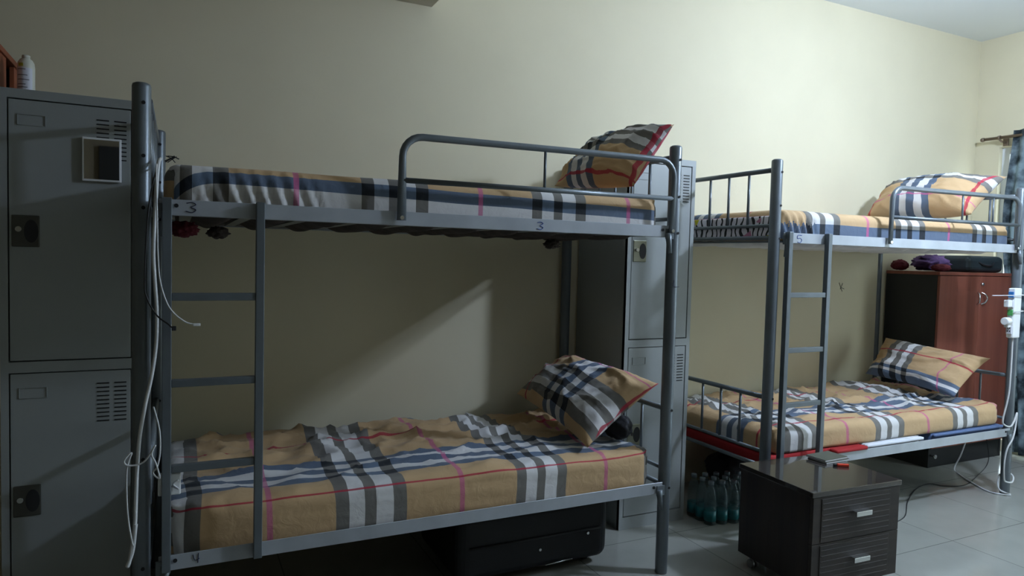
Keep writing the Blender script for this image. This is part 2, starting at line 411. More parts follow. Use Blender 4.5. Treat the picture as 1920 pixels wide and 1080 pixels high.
struct(MB().box((X0, 1.085), (Y0, YB), (2.513, H)).build('trim_1', M['bulk']))       # dropped bulkhead over the left half
# window
wf = MB(); t = .05; xa, xb = 5.46, 5.51
ym = (WIN['y0']+WIN['y1'])/2
for (a, b) in ((WIN['y0'], WIN['y0']+t), (WIN['y1']-t, WIN['y1']), (ym-.03, ym+.03)): wf.box((xa, xb), (a, b), (WIN['z0'], WIN['z1']))
for (a, b) in ((WIN['z0'], WIN['z0']+t), (WIN['z1']-t, WIN['z1'])): wf.box((xa+.002, xb-.002), (WIN['y0'], WIN['y1']), (a, b))
wfo = struct(wf.build('window_1', M['frame_white']))
g = MB(); g.box((5.48, 5.486), (WIN['y0']+t, ym-.03), (WIN['z0']+t, WIN['z1']-t)); g.box((5.48, 5.486), (ym+.03, WIN['y1']-t), (WIN['z0']+t, WIN['z1']-t))
g.build('glass_pane', M['glass'], wfo)
# pencil scribble on the wall
sc = MB()
for a, b in (((3.995, 3.1985, 1.209), (4.028, 3.1985, 1.150)), ((4.03, 3.1985, 1.205), (4.008, 3.1985, 1.165)), ((4.02, 3.1985, 1.175), (4.045, 3.1985, 1.168))): sc.tube([a, b], .0018, 5)
sc.build('pencil_scribble', M['pencil'], wbk)

# pendant lamp over the aisle, and a dark panel added behind the camera for the mirror to reflect
def lamp_mat():
    m = bpy.data.materials.new('lit_bulb'); m.use_nodes = True
    b = m.node_tree.nodes['Principled BSDF']; b.inputs['Emission Color'].default_value = (.78, .95, 1.25, 1); b.inputs['Emission Strength'].default_value = LAMP
    return m
lp = thing('ceiling_lamp', 'round white globe lamp hanging from the ceiling over the aisle by the right bunk', 'lamp', (LX, LY, H))
MB().lathe([(.05, H-LZ-.03), (.05, H-LZ)], (LX, LY, LZ), 20).build('ceiling_rose', M['white_plastic'], lp)
MB().tube([(LX, LY, LZ+.10), (LX, LY, H-.01)], .004, 8).build('cord', M['white_plastic'], lp)
MB().lathe([(.020, .075), (.022, .08), (.022, .12), (.012, .135)], (LX, LY, LZ), 16).build('socket', M['white_plastic'], lp)
MB().lathe([(.001, -.08)]+[(.08*math.sin(a), -.08*math.cos(a)) for a in [PI*k/12 for k in range(1, 11)]]+[(.022, .0769)], (LX, LY, LZ), 24).build('bulb', lamp_mat(), lp)
d = struct(MB().box((-.69, .25), (Y0, Y0+.04), (0, 2.28), .003).build('mirror_backdrop_1', M['wood_dark_side']))  # added slab, stands in for a dark curtain reflected in the hand mirror
MB().lathe([(.02, 0), (.02, .05), (.026, .055), (.026, .07)], (.16, Y0+.04, 1.0), 14, 'Y').build('backdrop_knob', M['chrome'], d)

# ------------------------------------------------------------ curtain and rod
rod = thing('curtain_rod', 'bronze curtain rod on the right wall above the window', 'curtain rod', (5.33, 2.99, 2.275))
rb = MB().tube([(5.33, 3.09, 2.275), (5.33, .35, 2.275)], .011, 12); rb.build('rod', M['rod'], rod)
f = MB(); f.lathe([(.004, 0), (.014, .004), (.016, .016), (.012, .026), (.004, .030)], (5.33, 3.085, 2.275), 14, 'Y'); f.build('finial', M['rod'], rod)
for yy in (2.985, .5):
    b = MB(); b.box((5.408, 5.42), (yy-.018, yy+.018), (2.225, 2.30), .003); b.tube([(5.412, yy, 2.25), (5.36, yy, 2.25), (5.335, yy, 2.262)], .007, 8)
    b.lathe([(.016, -.008), (.016, .008)], (5.33, yy, 2.275), 14, 'Y'); b.build('bracket', M['rod'], rod)
def curtain(ya, yb, label, edge):
    rows = []
    for i in range(41):
        z = 2.315-(2.315-.03)*i/40; row = []
        for j in range(121):
            s = j/120; lead = edge(z); y = lead+(yb-lead)*s
            amp = .018+.022*min(1, (2.32-z)/1.2)
            x = 5.33+amp*math.sin(2*PI*s*(abs(yb-ya)/.115)+.5*nz(s*6, z*1.2))+.008*nz(s*9, z*2, 4)
            if abs(z-2.275) < .03: x = 5.33+(x-5.33)*1.0
            row.append(((x, y, z), (s, z)))
        rows.append(row)
    o = grid_mesh('curtain', M['curtain'], None, [rows])
    md = o.modifiers.new('cloth', 'SOLIDIFY'); md.thickness = .002
    tag(o, label, 'curtain'); return o
curtain(2.93, 1.55, 'dark slate curtain hanging from the bronze rod at the right edge', lambda z: 2.885+.05*math.exp(-((z-1.7)/.45)**2)-.10*max(0, (1.3-z)/1.3))

# ------------------------------------------------------------ lockers
def locker(cx, label, lockmat, tilt=0):
    t_ = thing('steel_locker', label, 'locker', (cx, 2.95, 0), 'steel lockers')
    w2 = .20; yf = 2.735; yb = 3.185; top = 1.83
    b = MB()
    b.box((cx-w2, cx-w2+.012), (yf+.0005, yb), (0, top)); b.box((cx+w2-.012, cx+w2), (yf+.0005, yb), (0, top))
    b.box((cx-w2+.0005, cx+w2-.0005), (yf+.001, yb), (top-.012, top-.0003)); b.box((cx-w2+.001, cx+w2-.001), (yb-.01, yb-.0005), (0, top-.001))
    b.box((cx-w2, cx-w2+.022), (yf, yf+.02), (0, top)); b.box((cx+w2-.022, cx+w2), (yf, yf+.02), (0, top))
    b.box((cx-w2, cx+w2), (yf-.0003, yf+.02), (1.800, top)); b.box((cx-w2, cx+w2), (yf-.0003, yf+.02), (.90, .936)); b.box((cx-w2, cx+w2), (yf-.0003, yf+.02), (0, .06))
    b.box((cx-w2+.012, cx+w2-.012), (yf+.012, yb-.011), (.905, .93))
    b.build('body', M['locker'], t_)
    for (za, zb) in ((.940, 1.796), (.064, .896)):
        d = MB(); d.box((cx-w2+.026, cx+w2-.026), (yf+.001, yf+.02), (za, zb), .0015, seg=1)
        do = d.build('door', M['locker'], t_)
        v = MB()
        for c0 in (.072, .124):
            for k in range(10): v.box((cx+c0, cx+c0+.037), (yf-.0006, yf+.002), (zb-.045-.0145*k, zb-.045-.0145*k+.004))
        v.build('vent_slots', M['dark'], do)
        e = MB(); lx, lz = cx-.15, zb-.06
        for bx_ in ((lx, lx+.078, lz+.012, lz+.0135), (lx, lx+.078, lz-.022, lz-.0205), (lx, lx+.0015, lz-.022, lz+.013), (lx+.0765, lx+.078, lz-.022, lz+.013)):
            e.box((bx_[0], bx_[1]), (yf-.0015, yf+.002), (bx_[2], bx_[3]))
        e.build('label_holder', M['locker'], do)
        zc = zb-.427
        p = MB(); p.box((cx-.167, cx-.09), (yf-.003, yf+.002), (zc-.052, zc+.052), .003)
        po_ = p.build('lock_plate', lockmat, do)
        q = MB(); q.lathe([(.020, -.0005), (.020, .002)], (cx-.113, yf-.004, zc), 18, 'Y')
        for vtx in q.bm.verts: vtx.co.z = zc+(vtx.co.z-zc)*1.9
        q.build('handle_recess', M['black_plastic'], po_)
        k_ = MB().lathe([(.009, -.008), (.009, .002)], (cx-.147, yf-.004, zc+.006), 14, 'Y'); k_.build('keyhole_cylinder', M['chrome'], po_)
    return t_
locker(-.327, 'dark grey steel locker with a small mirror on its upper door, at left edge', M['lock_dark'])
locker(2.138, 'grey steel locker standing between the two bunk beds', M['lock'])
mr = thing('hand_mirror', 'small square white framed mirror stuck on the left locker door', 'mirror', (-.2385, 2.73, 1.62))
MB().box((-.296, -.181), (2.7235, 2.7335), (1.545, 1.692), .002).build('frame', M['white_plastic'], mr)
MB().box((-.290, -.187), (2.7225, 2.7245), (1.552, 1.685)).build('mirror_glass', M['mirror'], mr)

# crate and bottle on the left locker
cr_ = thing('wooden_crate', 'orange brown wooden crate on top of the left locker', 'crate', (-.70, 2.97, 1.83))
MB().box((-.90, -.545), (2.755, 3.185), (1.978, 1.998), .002).build('top_board', M['crate'], cr_)
MB().box((-.89, -.555), (2.765, 3.18), (1.83, 1.842)).build('bottom_board', M['crate'], cr_)
MB().box((-.567, -.552), (2.765, 2.99), (1.842, 1.978), .001).build('side_board', M['crate'], cr_)
MB().box((-.567, -.552), (3.12, 3.18), (1.842, 1.978), .001).build('side_board', M['crate'], cr_)
MB().box((-.89, -.57), (3.165, 3.178), (1.842, 1.978)).build('back_board', M['wood_dark_side'], cr_)
MB().box((-.89, -.875), (2.765, 3.16), (1.842, 1.978)).build('side_board', M['crate'], cr_)
bt = thing('lotion_bottle', 'white plastic bottle with yellow print on the left locker', 'bottle', (-.479, 2.9, 1.83))
b = MB()
prof = [(.022, 0), (.025, .004), (.026, .02), (.026, .105), (.024, .120), (.018, .131), (.012, .135), (.012, .137)]
b.lathe(prof, (-.479, 2.9, 1.83), 24)
b.build('bottle_body', M['bottle_white'], bt)
MB().lathe([(.0125, .137), (.0125, .145), (.010, .147)], (-.479, 2.9, 1.83), 18).build('cap', M['bottle_white'], bt)
lb = MB()
def arc_patch(mb, c, r, a0, a1, z0, z1, n=10):
    vs_ = [[mb.bm.verts.new((c[0]+r*math.sin(a0+(a1-a0)*i/n), c[1]-r*math.cos(a0+(a1-a0)*i/n), z)) for z in (z0, z1)] for i in range(n+1)]
    for i in range(n):
        f = mb.bm.faces.new((vs_[i][0], vs_[i+1][0], vs_[i+1][1], vs_[i][1])); f.smooth = True
arc_patch(lb, (-.479, 2.9), .0264, -1.3, .9, 1.835, 1.93); lab = lb.build('label', M['paper'], bt)
lb = MB(); arc_patch(lb, (-.479, 2.9), .0268, -.75, -.15, 1.934, 1.945); lb.build('logo', M['label_yellow'], lab)
lb = MB()
for k, z in enumerate((1.923, 1.903, 1.888, 1.872, 1.862, 1.848)): arc_patch(lb, (-.479, 2.9), .0267, -.9, .1+.2*(k % 3), z, z+.0028)
lb.build('print', M['label_grey'], lab)

# ------------------------------------------------------------ bunk beds
PR = .0255
def bed(x0, y0, L, Wd, label, guard, bars, marks, upz=1.4702, loz=.4014, pf=0, pb=0):
    B = thing('bunk_bed', label, 'bunk bed', (x0, y0, 0), 'grey metal bunk beds')
    st, sl = M['steel'], M['steel_light']
    xr = x0+L; yb = y0+Wd
    for (px, py) in ((x0+pf, y0), (xr, y0), (x0+pb, yb), (xr, yb)):
        p = MB().lathe([(PR-.001, 0), (PR, .003), (PR, 1.792), (PR-.002, 1.798), (PR-.009, 1.802)], (px, py, 0), 28)
        po_ = p.build('post', st, B)
        for z in (1.742, upz-.03, 1.59, loz-.03, .70): MB().lathe([(.0055, -.0015), (.005, .0025)], (px+.006, py-PR-.0005, z), 10, 'Y').build('bolt', M['dark'], po_)
    yf = y0-.028
    for zt in (upz-.0015, loz):
        r1 = MB(); r1.box((x0+.03, xr-.03), (yf, yf+.003), (zt-.047, zt), .001, seg=1); r1.box((x0+.031, xr-.031), (yf+.0015, yf+.032), (zt-.047, zt-.044)); r1.build('side_rail', sl, B)
        r2 = MB(); r2.box((x0+.03, xr-.03), (yb+.012, yb+.016), (zt-.047, zt)); r2.box((x0+.031, xr-.031), (yb-.015, yb+.014), (zt-.047, zt-.044)); r2.build('side_rail', sl, B)
        for k in range(11):
            sx = x0+.10+(L-.2)*k/10
            MB().box((sx-.018, sx+.018), (yf+.004, yb+.011), (zt-.0435, zt-.036)).build('slat', st, B)
        for px, sg in ((x0, 1), (xr, -1)):
            MB().tube([(px, y0+.02, zt-.025), (px, yb-.02, zt-.025)], .010, 10).build('end_rail', st, B)
        # wedge tongues that lock the rail into the post
        for px, sg in ((xr, -1), (x0, 1)):
            tg = MB()
            xa_ = px+sg*.072
            for vv in range(1): pass
            lo_, hi_ = sorted((px+sg*.022, px+sg*.062))
            tg.box((lo_, hi_), (yf-.006, yf-.0005), (zt-.055, zt-.012), .002)
            tg.tube([(px+sg*.050, yf-.004, zt-.03), (px+sg*.046, yf-.006, zt-.07), (px+sg*.038, yf-.006, zt-.112)], lambda s: .014-.006*s, 10)
            to = tg.build('rail_bracket', st, B)
            hb = MB(); hb.lathe([(.006, -.002), (.006, .001)], (px+sg*.075, yf-.001, zt-.018), 12, 'Y'); hb.build('bolt', M['dark'], to)
    for px in (x0, xr):
        for (za, zb) in ((upz+.03, 1.755), (loz+.045, .702)):
            MB().tube([(px, y0+.015, zb), (px, yb-.015, zb)], .0115, 12).build('end_rail', st, B)
            MB().tube([(px, y0+.015, za), (px, yb-.015, za)], .0085, 12).build('end_rail', st, B)
            for k in range(5):
                yy = y0+.169+.133*k
                MB().tube([(px, yy, za), (px, yy, zb)], .0065, 8).build('end_bar', st, B)
    # guard rail
    g0, g1 = guard; yg = yf-.013; r = .0125; zt, zl = 1.722, 1.573; rad = .07
    pts = [(g0, yg, 1.438), (g0, yg, zt-rad)]
    for k in range(1, 7): a = PI/2*k/6; pts.append((g0+rad-rad*math.cos(a), yg, zt-rad+rad*math.sin(a)))
    for k in range(7): a = PI/2*k/6; pts.append((g1-rad+rad*math.sin(a), yg, zt+.010-rad+rad*math.cos(a)))
    pts.append((g1, yg, 1.438))
    gm = MB().tube(pts, r, 14)
    for v in gm.bm.verts:
        if v.co.z < 1.50:                       # flattened feet
            k = min(1, (1.50-v.co.z)/.03); s = 1 if abs(v.co.x-g0) < .05 else 0
            cx = g0 if s else g1
            v.co.x = cx+(v.co.x-cx)*(1+.35*k); v.co.y = yg+(v.co.y-yg)*(1-.6*k)
    go = gm.build('guard_rail', st, B)
    MB().tube([(g0, yg, zl), (g1, yg, zl+.006)], .0095, 12).build('guard_crossbar', st, go)
    for gx in bars: MB().tube([(gx, yg, zl), (gx, yg, zt)], .0055, 8).build('guard_bar', st, go)
    for gx in (g0, g1): MB().lathe([(.007, -.003), (.007, .006)], (gx, yg-.006, 1.447), 12, 'Y').build('bolt', M['chrome'], go)
    # ladder
    yl = yf-.0135
    for sx in (.051, .308): MB().box((x0+sx-.0125, x0+sx+.0125), (yl-.0125, yl+.0125), (loz-.042, upz+.002), .002).build('ladder_stile', st, B)
    for z in (1.182, .925, .669): MB().box((x0+.0635, x0+.2955), (yl-.009, yl+.009), (z-.0115, z+.0115), .002).build('ladder_rung', st, B)
    # handwritten marks
    for (mx, mz, sz, strokes, mm, par, yy) in marks:
        k = MB()
        for s_ in strokes: k.tube(smooth_path([(mx+sz*a, yy if yy else yf-.0008, mz+sz*b_) for a, b_ in s_], 4), .0013, 5)
        k.build('handwritten_number', mm, B)
    return B
THREE = [[(0, .9), (.5, 1), (.85, .8), (.4, .52), (.85, .3), (.5, 0), (-.05, .12)]]
FIVE = [[(.8, 1), (.05, 1), (0, .55), (.55, .6), (.8, .3), (.5, 0), (0, .08)]]
SEVEN = [[(0, .9), (.2, .3), (.6, .45)], [(.5, 1), (.45, 0)]]
ELL = [[(.1, 1), (0, .1), (1, 0)]]
bed(-.084, 2.2928, 1.934, .868, 'grey metal bunk bed in front, between the two steel lockers', (.672, 1.812), (1.215,),
    [(.018, 1.432, .030, THREE, M['ink_dark'], None, None), (1.196, 1.429, .028, THREE, M['ink'], None, None), (.040, .366, .030, SEVEN, M['ink_dark'], None, None), (1.842, 1.218, .028, ELL, M['ink_dark'], None, 2.2928-.0262)], pf=-.017, pb=.006)
bed(2.4606, 2.3261, 1.940, .887, 'grey metal bunk bed at the right, with the power strip on its post', (3.212, 4.315), (3.785, 4.06),
    [(2.578, 1.425, .034, FIVE, M['ink'], None, None)])

# ------------------------------------------------------------ mattresses
def mattress(name_label, X, Y, Z, m, pad, uvf, disp, grp='plaid covered mattresses', r=.045, rp=.08, step=.016, sag=None):
    t_ = thing('mattress', name_label, 'mattress', ((X[0]+X[1])/2, (Y[0]+Y[1])/2, Z[0]), grp)
    cloth_box('fitted_sheet', m, t_, X, Y, (Z[0]+.003, Z[1]), r, rp, disp, uvf, step)
    if sag:                     # underside cloth sagging between the slats
        x0_, L_ = sag; rows = []
        for i in range(201):
            x = X[0]+.03+(X[1]-X[0]-.06)*i/200; ph = (x-x0_-.10)/((L_-.2)/10)
            row = []
            for j in range(25):
                y = Y[0]+.03+(Y[1]-Y[0]-.06)*j/24; dip = .030*max(0, math.sin(PI*ph)**2-.16)*min(1, j/2, (24-j)/2)*(1+.25*nz(x*6, y*5))
                row.append(((x, y, Z[0]+.002-dip), (x, y)))
            rows.append(row)
        grid_mesh('sagging_cover', pad, t_, [rows])
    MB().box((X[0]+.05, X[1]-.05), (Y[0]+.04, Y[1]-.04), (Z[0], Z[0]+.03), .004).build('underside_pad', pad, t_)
    return t_
def disp_low(seed, amp, xl):
    def d(x, y, z, nx, ny, nz_):
        q = 0
        if nz_ > .2:
            a = nz(x*1.6, y*2.2, seed)*.012
            rg = ridge(x*2.1+y*1.2, y*5.2-x*1.1, seed+3)**3*amp + ridge(x*4.7-y*1.9, y*8+x*1.5, seed+7)**3*amp*.55 + ridge(x*7+y*4, y*9-x*6, seed+11)**2*amp*.30
            k = .35+.65*max(0, min(1, (y-2.42)/.3))
            q = (a+rg*k)*nz_ + .004*nz(x*9, y*9, seed)
        elif ny < -.3:
            q = .006*nz(x*3, z*4, seed) + .003*nz(x*4, z*34, seed+2)
        if x < xl+.16: q += .006*math.sin(x*95+z*20)*max(0, (xl+.16-x)/.16)*(1 if ny < -.2 else .5)
        return q
    return d
def ulow1(x):
    if x < .473: return x
    if x < 1.153: return .473+(x-.473)*.645/.68
    return 1.118+(x-1.153)*.645/.605
mattress('thin mattress in tan plaid sheet on the lower deck of the front bunk', (-.045, 1.805), (2.300, 3.120), (.366, .532), M['sheet_low1'], M['brownpad'],
         lambda x, v: (ulow1(x)+.010*nz(x*2, v*5, 2), v+.010*nz(x*3.5, v*3, 1)+.012*ridge(x*2.2+v, v*3, 5)*(1 if v > .06 else 0)), disp_low(1, .028, -.045))
def uv_up1(x, v):
    e = .075*math.exp(-((x+.06)/.085)**2) if x < .3 else 0
    return (x, v+.024*(x-.4)+e+.003*nz(x*4, 0, 3))
def disp_up(xl, pl_):
    def d(x, y, z, nx, ny, nz_):
        q = .003*nz(x*4, y*4, z*6)
        if ny < -.2:
            q += .004*nz(x*2.5, z*3, 9)
            if xl < x < xl+pl_: q += .0085*math.sin((x+.35*(z-1.5))*2*PI/.045+2*nz(x*8, z*3))*math.sin(PI*(x-xl)/pl_)**.6*max(.25, min(1, (1.58-z)/.08))
        return q
    return d
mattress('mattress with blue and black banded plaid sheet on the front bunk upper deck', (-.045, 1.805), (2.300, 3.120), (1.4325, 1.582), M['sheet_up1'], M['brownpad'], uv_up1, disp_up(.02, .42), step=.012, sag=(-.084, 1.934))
mattress('wrinkled tan plaid mattress on the lower deck of the right bunk', (2.50, 4.355), (2.334, 3.17), (.4185, .530), M['sheet_low2'], M['blueflannel'],
         lambda x, v: (x+.012*nz(x*2, v*4, 8), v+.012*nz(x*3, v*3, 4)+.03*(x-3.2)*.5*(1 if v > 0 else 0)), disp_low(5, .026, 2.50))
def uv_up2(x, v):
    if 2.5 < x < 2.74 and v < .03:
        w_ = (x+.5*v)/.028; v += (.055*abs((w_ % 1)-.5)*2-.02)*math.sin(PI*(x-2.5)/.24)**.5
    return (x, v+.003*nz(x*4, 0, 3))
mattress('mattress with tan plaid sheet over a printed quilt, right bunk upper deck', (2.50, 4.355), (2.334, 3.17), (1.434, 1.580), M['sheet_up2'], M['whitepad'], uv_up2, disp_up(2.50, .26), step=.010, sag=(2.4606, 1.940))

# blankets, quilt
def slab(name, X, Y, Z, m, label, cat, amp=.004, r=.008, parent=None, step=.02):
    o = cloth_box(name, m, parent, X, Y, Z, r, r*1.2, lambda x, y, z, a, b, c: amp*nz(x*14, y*14, z*14)*(.3+.7*abs(b)+.7*abs(a)), lambda x, v: (x, v), step)
    if label: tag(o, label, cat)
    return o
def underlay(name, X, yfront, m, label, cat, hx=None):
    o = slab(name, X, (2.336, 3.15), (.366, .4180), m, label, cat, .001, .006)
    h = slab('overhanging_hem', hx or X, (yfront, 2.3355), (.4022, .4178), m, None, None, .0012, .006, step=.010)
    h.parent = o; return o
underlay('blanket', (2.492, 3.13), 2.288, M['redcloth'], 'folded red blanket squeezed under the right bunk lower mattress', 'blanket', (2.90, 3.13))
underlay('folded_sheet', (3.145, 3.60), 2.306, M['whitecloth'], 'folded white sheet sticking out beneath the right bunk lower mattress', 'sheet')
underlay('folded_blanket', (3.70, 4.345), 2.318, M['blueflannel'], 'blue blanket tucked under the right bunk lower mattress by its pillow end', 'blanket')
slab('quilt', (2.473, 2.497), (2.350, 3.15), (1.436, 1.548), M['quilt'], 'black and white printed quilt with pink and yellow at the right bunk foot end', 'quilt', .004, .006, step=.012)

# ------------------------------------------------------------ pillows
def pillow(label, BB, BF, TF, TB, th, m, seed, under=None):
    BB, BF, TF, TB = map(Vector, (BB, BF, TF, TB))
    nrm = ((BF-BB).cross(TB-BB)).normalized()
    n = 44; c = (BB+BF+TF+TB)/4
    if nrm.z < 0: nrm = -nrm
    sheets = []
    for side in (1, -1):
        rows = []
        for i in range(n+1):
            row = []
            for j in range(n+1):
                s, t_ = -1+2*i/n, -1+2*j/n
                s = math.copysign(abs(s)**.85, s); t_ = math.copysign(abs(t_)**.85, t_)
                ps = s*(1-.07*(1-t_*t_)); pt = t_*(1-.09*(1-s*s))
                a, b_ = (ps+1)/2, (pt+1)/2
                p = BB.lerp(BF, a).lerp(TB.lerp(TF, a), b_)
                f = max(0, (1-abs(s)**2.6))**.55*max(0, (1-abs(t_)**2.6))**.55
                wr = .014*ridge(s*1.6+seed, t_*2.2, seed)**2+.014*nz(s*2+seed, t_*2, seed)+.007*ridge(s*4+seed, t_*3+s*2, seed+5)**2
                ed = max(abs(s), abs(t_)); wr += .020*math.sin(13*(s if abs(t_) > abs(s) else t_)+seed)*max(0, ed-.55)*f
                h = (th if side > 0 else th*.75)*f + (wr*min(1, f*2) if side > 0 else 0)
                if f < .02: wr = 0
                uu = (s+1)/2+.018*nz(s*2, t_*3, seed+4); uu = uu if side > 0 else min(uu, .965)
                row.append((p+nrm*h*side+(BF-BB).normalized()*.004*nz(t_*5, s*5, seed)*f, (uu, (t_+1)/2+.02*nz(s*3, t_*2, seed+9))))
            rows.append(row)
        sheets.append(rows)
    o = grid_mesh('pillow', m, None, sheets)
    tag(o, label, 'pillow', 'tan plaid pillows'); return o
pillow('plaid pillow with grey and white bands leaning on the front bunk lower rail', (1.495, 3.00, .655), (1.49, 2.335, .560), (1.845, 2.345, .800), (1.78, 3.03, .832), .095, M['pil_low1'], 1.3)
pillow('plaid pillow with one tall corner behind the front bunk guard rail', (1.585, 2.84, 1.662), (1.69, 2.36, 1.628), (1.855, 2.315, 1.895), (1.80, 2.88, 1.855), .095, M['pil_up1'], 4.1)
pillow('tan pillow with one red stripe lying on the right bunk lower mattress', (4.10, 3.05, .612), (4.06, 2.44, .575), (4.33, 2.405, .797), (4.26, 3.03, .850), .092, M['pil_low2'], 7.7)
pillow('plump plaid pillow behind the right bunk guard rail', (4.02, 3.04, 1.648), (4.09, 2.42, 1.635), (4.355, 2.385, 1.868), (4.26, 3.08, 1.855), .125, M['pil_up2'], 2.2)

# ------------------------------------------------------------ soft lumps
def lump(name, c, rx, ry, rz, m, label, cat, amp=.25, freq=9, seed=0, flat=True):
    bm = bmesh.new(); bmesh.ops.create_icosphere(bm, subdivisions=4, radius=1)
    for v in bm.verts:
        p = v.co.copy(); k = 1+amp*nz(p.x*freq*.25+seed, p.y*freq*.25, p.z*freq*.25)+amp*.5*ridge(p.x*freq*.5+seed, p.y*freq*.5, p.z*freq*.5)
        v.co = Vector((p.x*rx*k, p.y*ry*k, max(-rz, p.z*rz*k) if flat else p.z*rz*k))
    for f in bm.faces: f.smooth = True
    me = bpy.data.meshes.new(name); bm.to_mesh(me); bm.free(); me.materials.append(m)
    o = bpy.data.objects.new(name, me); COL.objects.link(o); o.location = c
    return tag(o, label, cat) if label else o
lump('bag', (1.745, 2.50, .592), .050, .085, .055, M['blackcloth'], 'black cloth bag on the mattress behind the front bunk lower pillow', 'bag', .15)
lump('scarf', (4.655, 3.00, 1.356), .135, .085, .050, M['purple'], 'crumpled purple cloth on top of the mahogany wardrobe', 'cloth', .35, 14, 2)
lump('garment', (4.56, 2.872, 1.326), .085, .036, .024, M['darkred'], 'dark red cloth spread in front of the purple cloth on the wardrobe', 'cloth', .2, 12, 5)

lump('garment', (4.505, 3.125, 1.338), .052, .050, .036, M['darkred'], 'dark red cloth heaped at the back left corner of the wardrobe top', 'cloth', .2, 10, 8)
# things wedged under the upper deck of the front bunk
for nm, c, r3, m, lab in (('rag', (.01, 2.42, 1.386), (.040, .03, .022), M['darkred'], 'dark red rag stuffed under the front bunk upper deck, left end'),
                          ('rag', (.115, 2.47, 1.380), (.030, .03, .018), M['brownpad'], 'brown rag hanging beneath the front bunk upper deck near the ladder'),
                          ('rag', (1.39, 2.50, 1.382), (.032, .03, .017), M['brownpad'], 'brown rag hanging beneath the front bunk upper deck, right end')):
    lump(nm, c, *r3, m, lab, 'rag', .35, 12, c[0]*9, False)
tw = MB()
random.seed(4)
for k in range(7):
    a = random.uniform(0, PI); x, z = -.022+random.uniform(-.006, .006), 1.597+random.uniform(-.006, .006)
    tw.tube([(x-.016*math.cos(a), 2.345, z-.016*math.sin(a)), (x+.003, 2.35, z+.003), (x+.016*math.cos(a), 2.352, z+.016*math.sin(a))], .0014, 5)
tag(tw.build('wire_twist', M['cable_black']), 'tangle of thin black wire on the front bunk upper mattress corner', 'wire')

# ------------------------------------------------------------ suitcase under the front bunk
sx = thing('suitcase', 'black soft suitcase lying under the front bunk bed', 'suitcase', (1.33, 2.70, 0))
MB().box((.98, 1.690), (2.45, 2.93), (.028, .315), .05, seg=5).build('shell', M['suitcase'], sx)
MB().tube([(1.03, 2.447, .17), (1.64, 2.447, .17)], .005, 8).build('zip', M['black_plastic'], sx)
for (x, z) in ((1.345, .12), (1.575, .155)): MB().lathe([(.006, -.006), (.006, .004)], (x, 2.448, z), 12, 'Y').build('stud', M['chrome'], sx)
MB().tube([(1.37, 2.442, .052), (1.50, 2.442, .058)], .003, 8).build('trim_strip', M['chrome'], sx)
for x in (1.06, 1.61):
    for y in (2.53, 2.85): MB().lathe([(.018, -.012), (.020, -.008), (.020, .008), (.018, .012)], (x, y, .020), 16, 'X').build('wheel', M['black_plastic'], sx)

# ------------------------------------------------------------ wardrobe
wd = thing('wardrobe', 'low mahogany two-door wardrobe with black sides behind the right bunk', 'wardrobe', (4.865, 3.0, 0))
xa, xb, yf, yb, zt = 4.46, 5.27, 2.825, 3.19, 1.30
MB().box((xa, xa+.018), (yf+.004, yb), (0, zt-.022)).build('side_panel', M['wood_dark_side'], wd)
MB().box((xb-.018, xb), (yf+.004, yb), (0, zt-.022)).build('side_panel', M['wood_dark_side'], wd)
MB().box((xa-.004, xb+.004), (yf-.012, yb), (zt-.022, zt), .002).build('top_board', M['mahogany'], wd)
MB().box((xa+.018, xb-.018), (yb-.01, yb-.001), (.0, zt-.022)).build('back_panel', M['wood_dark_side'], wd)
MB().box((xa+.018, xb-.018), (yf+.006, yf+.026), (0, .125)).build('plinth', M['wood_dark_side'], wd)
for a, b_, hx in ((xa+.001, 4.889, 4.862), (4.893, xb-.001, 4.920)):
    d = MB().box((a, b_), (yf-.014, yf+.004), (.13, zt-.026), .002).build('door', M['mahogany'], wd)
    s = 1 if hx < 4.89 else -1
    MB().tube(smooth_path([(hx+s*.008, yf-.014, 1.165), (hx-s*.004, yf-.036, 1.15), (hx-s*.012, yf-.042, 1.125), (hx-s*.004, yf-.036, 1.10), (hx+s*.008, yf-.014, 1.085)], 5), .0055, 8).build('handle', M['chrome'], d)
MB().lathe([(.009, -.018), (.009, .0)], (4.907, yf-.012, 1.222), 16, 'Y').build('lock', M['chrome'], wd)
MB().lathe([(.013, -.030), (.014, -.024), (.006, -.016), (.006, .008)], (4.484, yf-.002, .082), 16, 'Y').build('knob', M['chrome'], wd)
# travel bag on the wardrobe
bg = thing('travel_bag', 'dark teal travel bag on the wardrobe beside the purple cloth', 'bag', (5.03, 2.98, 1.30))
MB().box((4.84, 5.25), (2.86, 3.13), (1.30, 1.415), .035, seg=4).build('bag_body', M['tealbag'], bg)
MB().tube(smooth_path([(4.95, 2.862, 1.372), (5.0, 2.848, 1.352), (5.08, 2.848, 1.352), (5.13, 2.862, 1.372)], 5), .006, 8).build('strap', M['black_plastic'], bg)

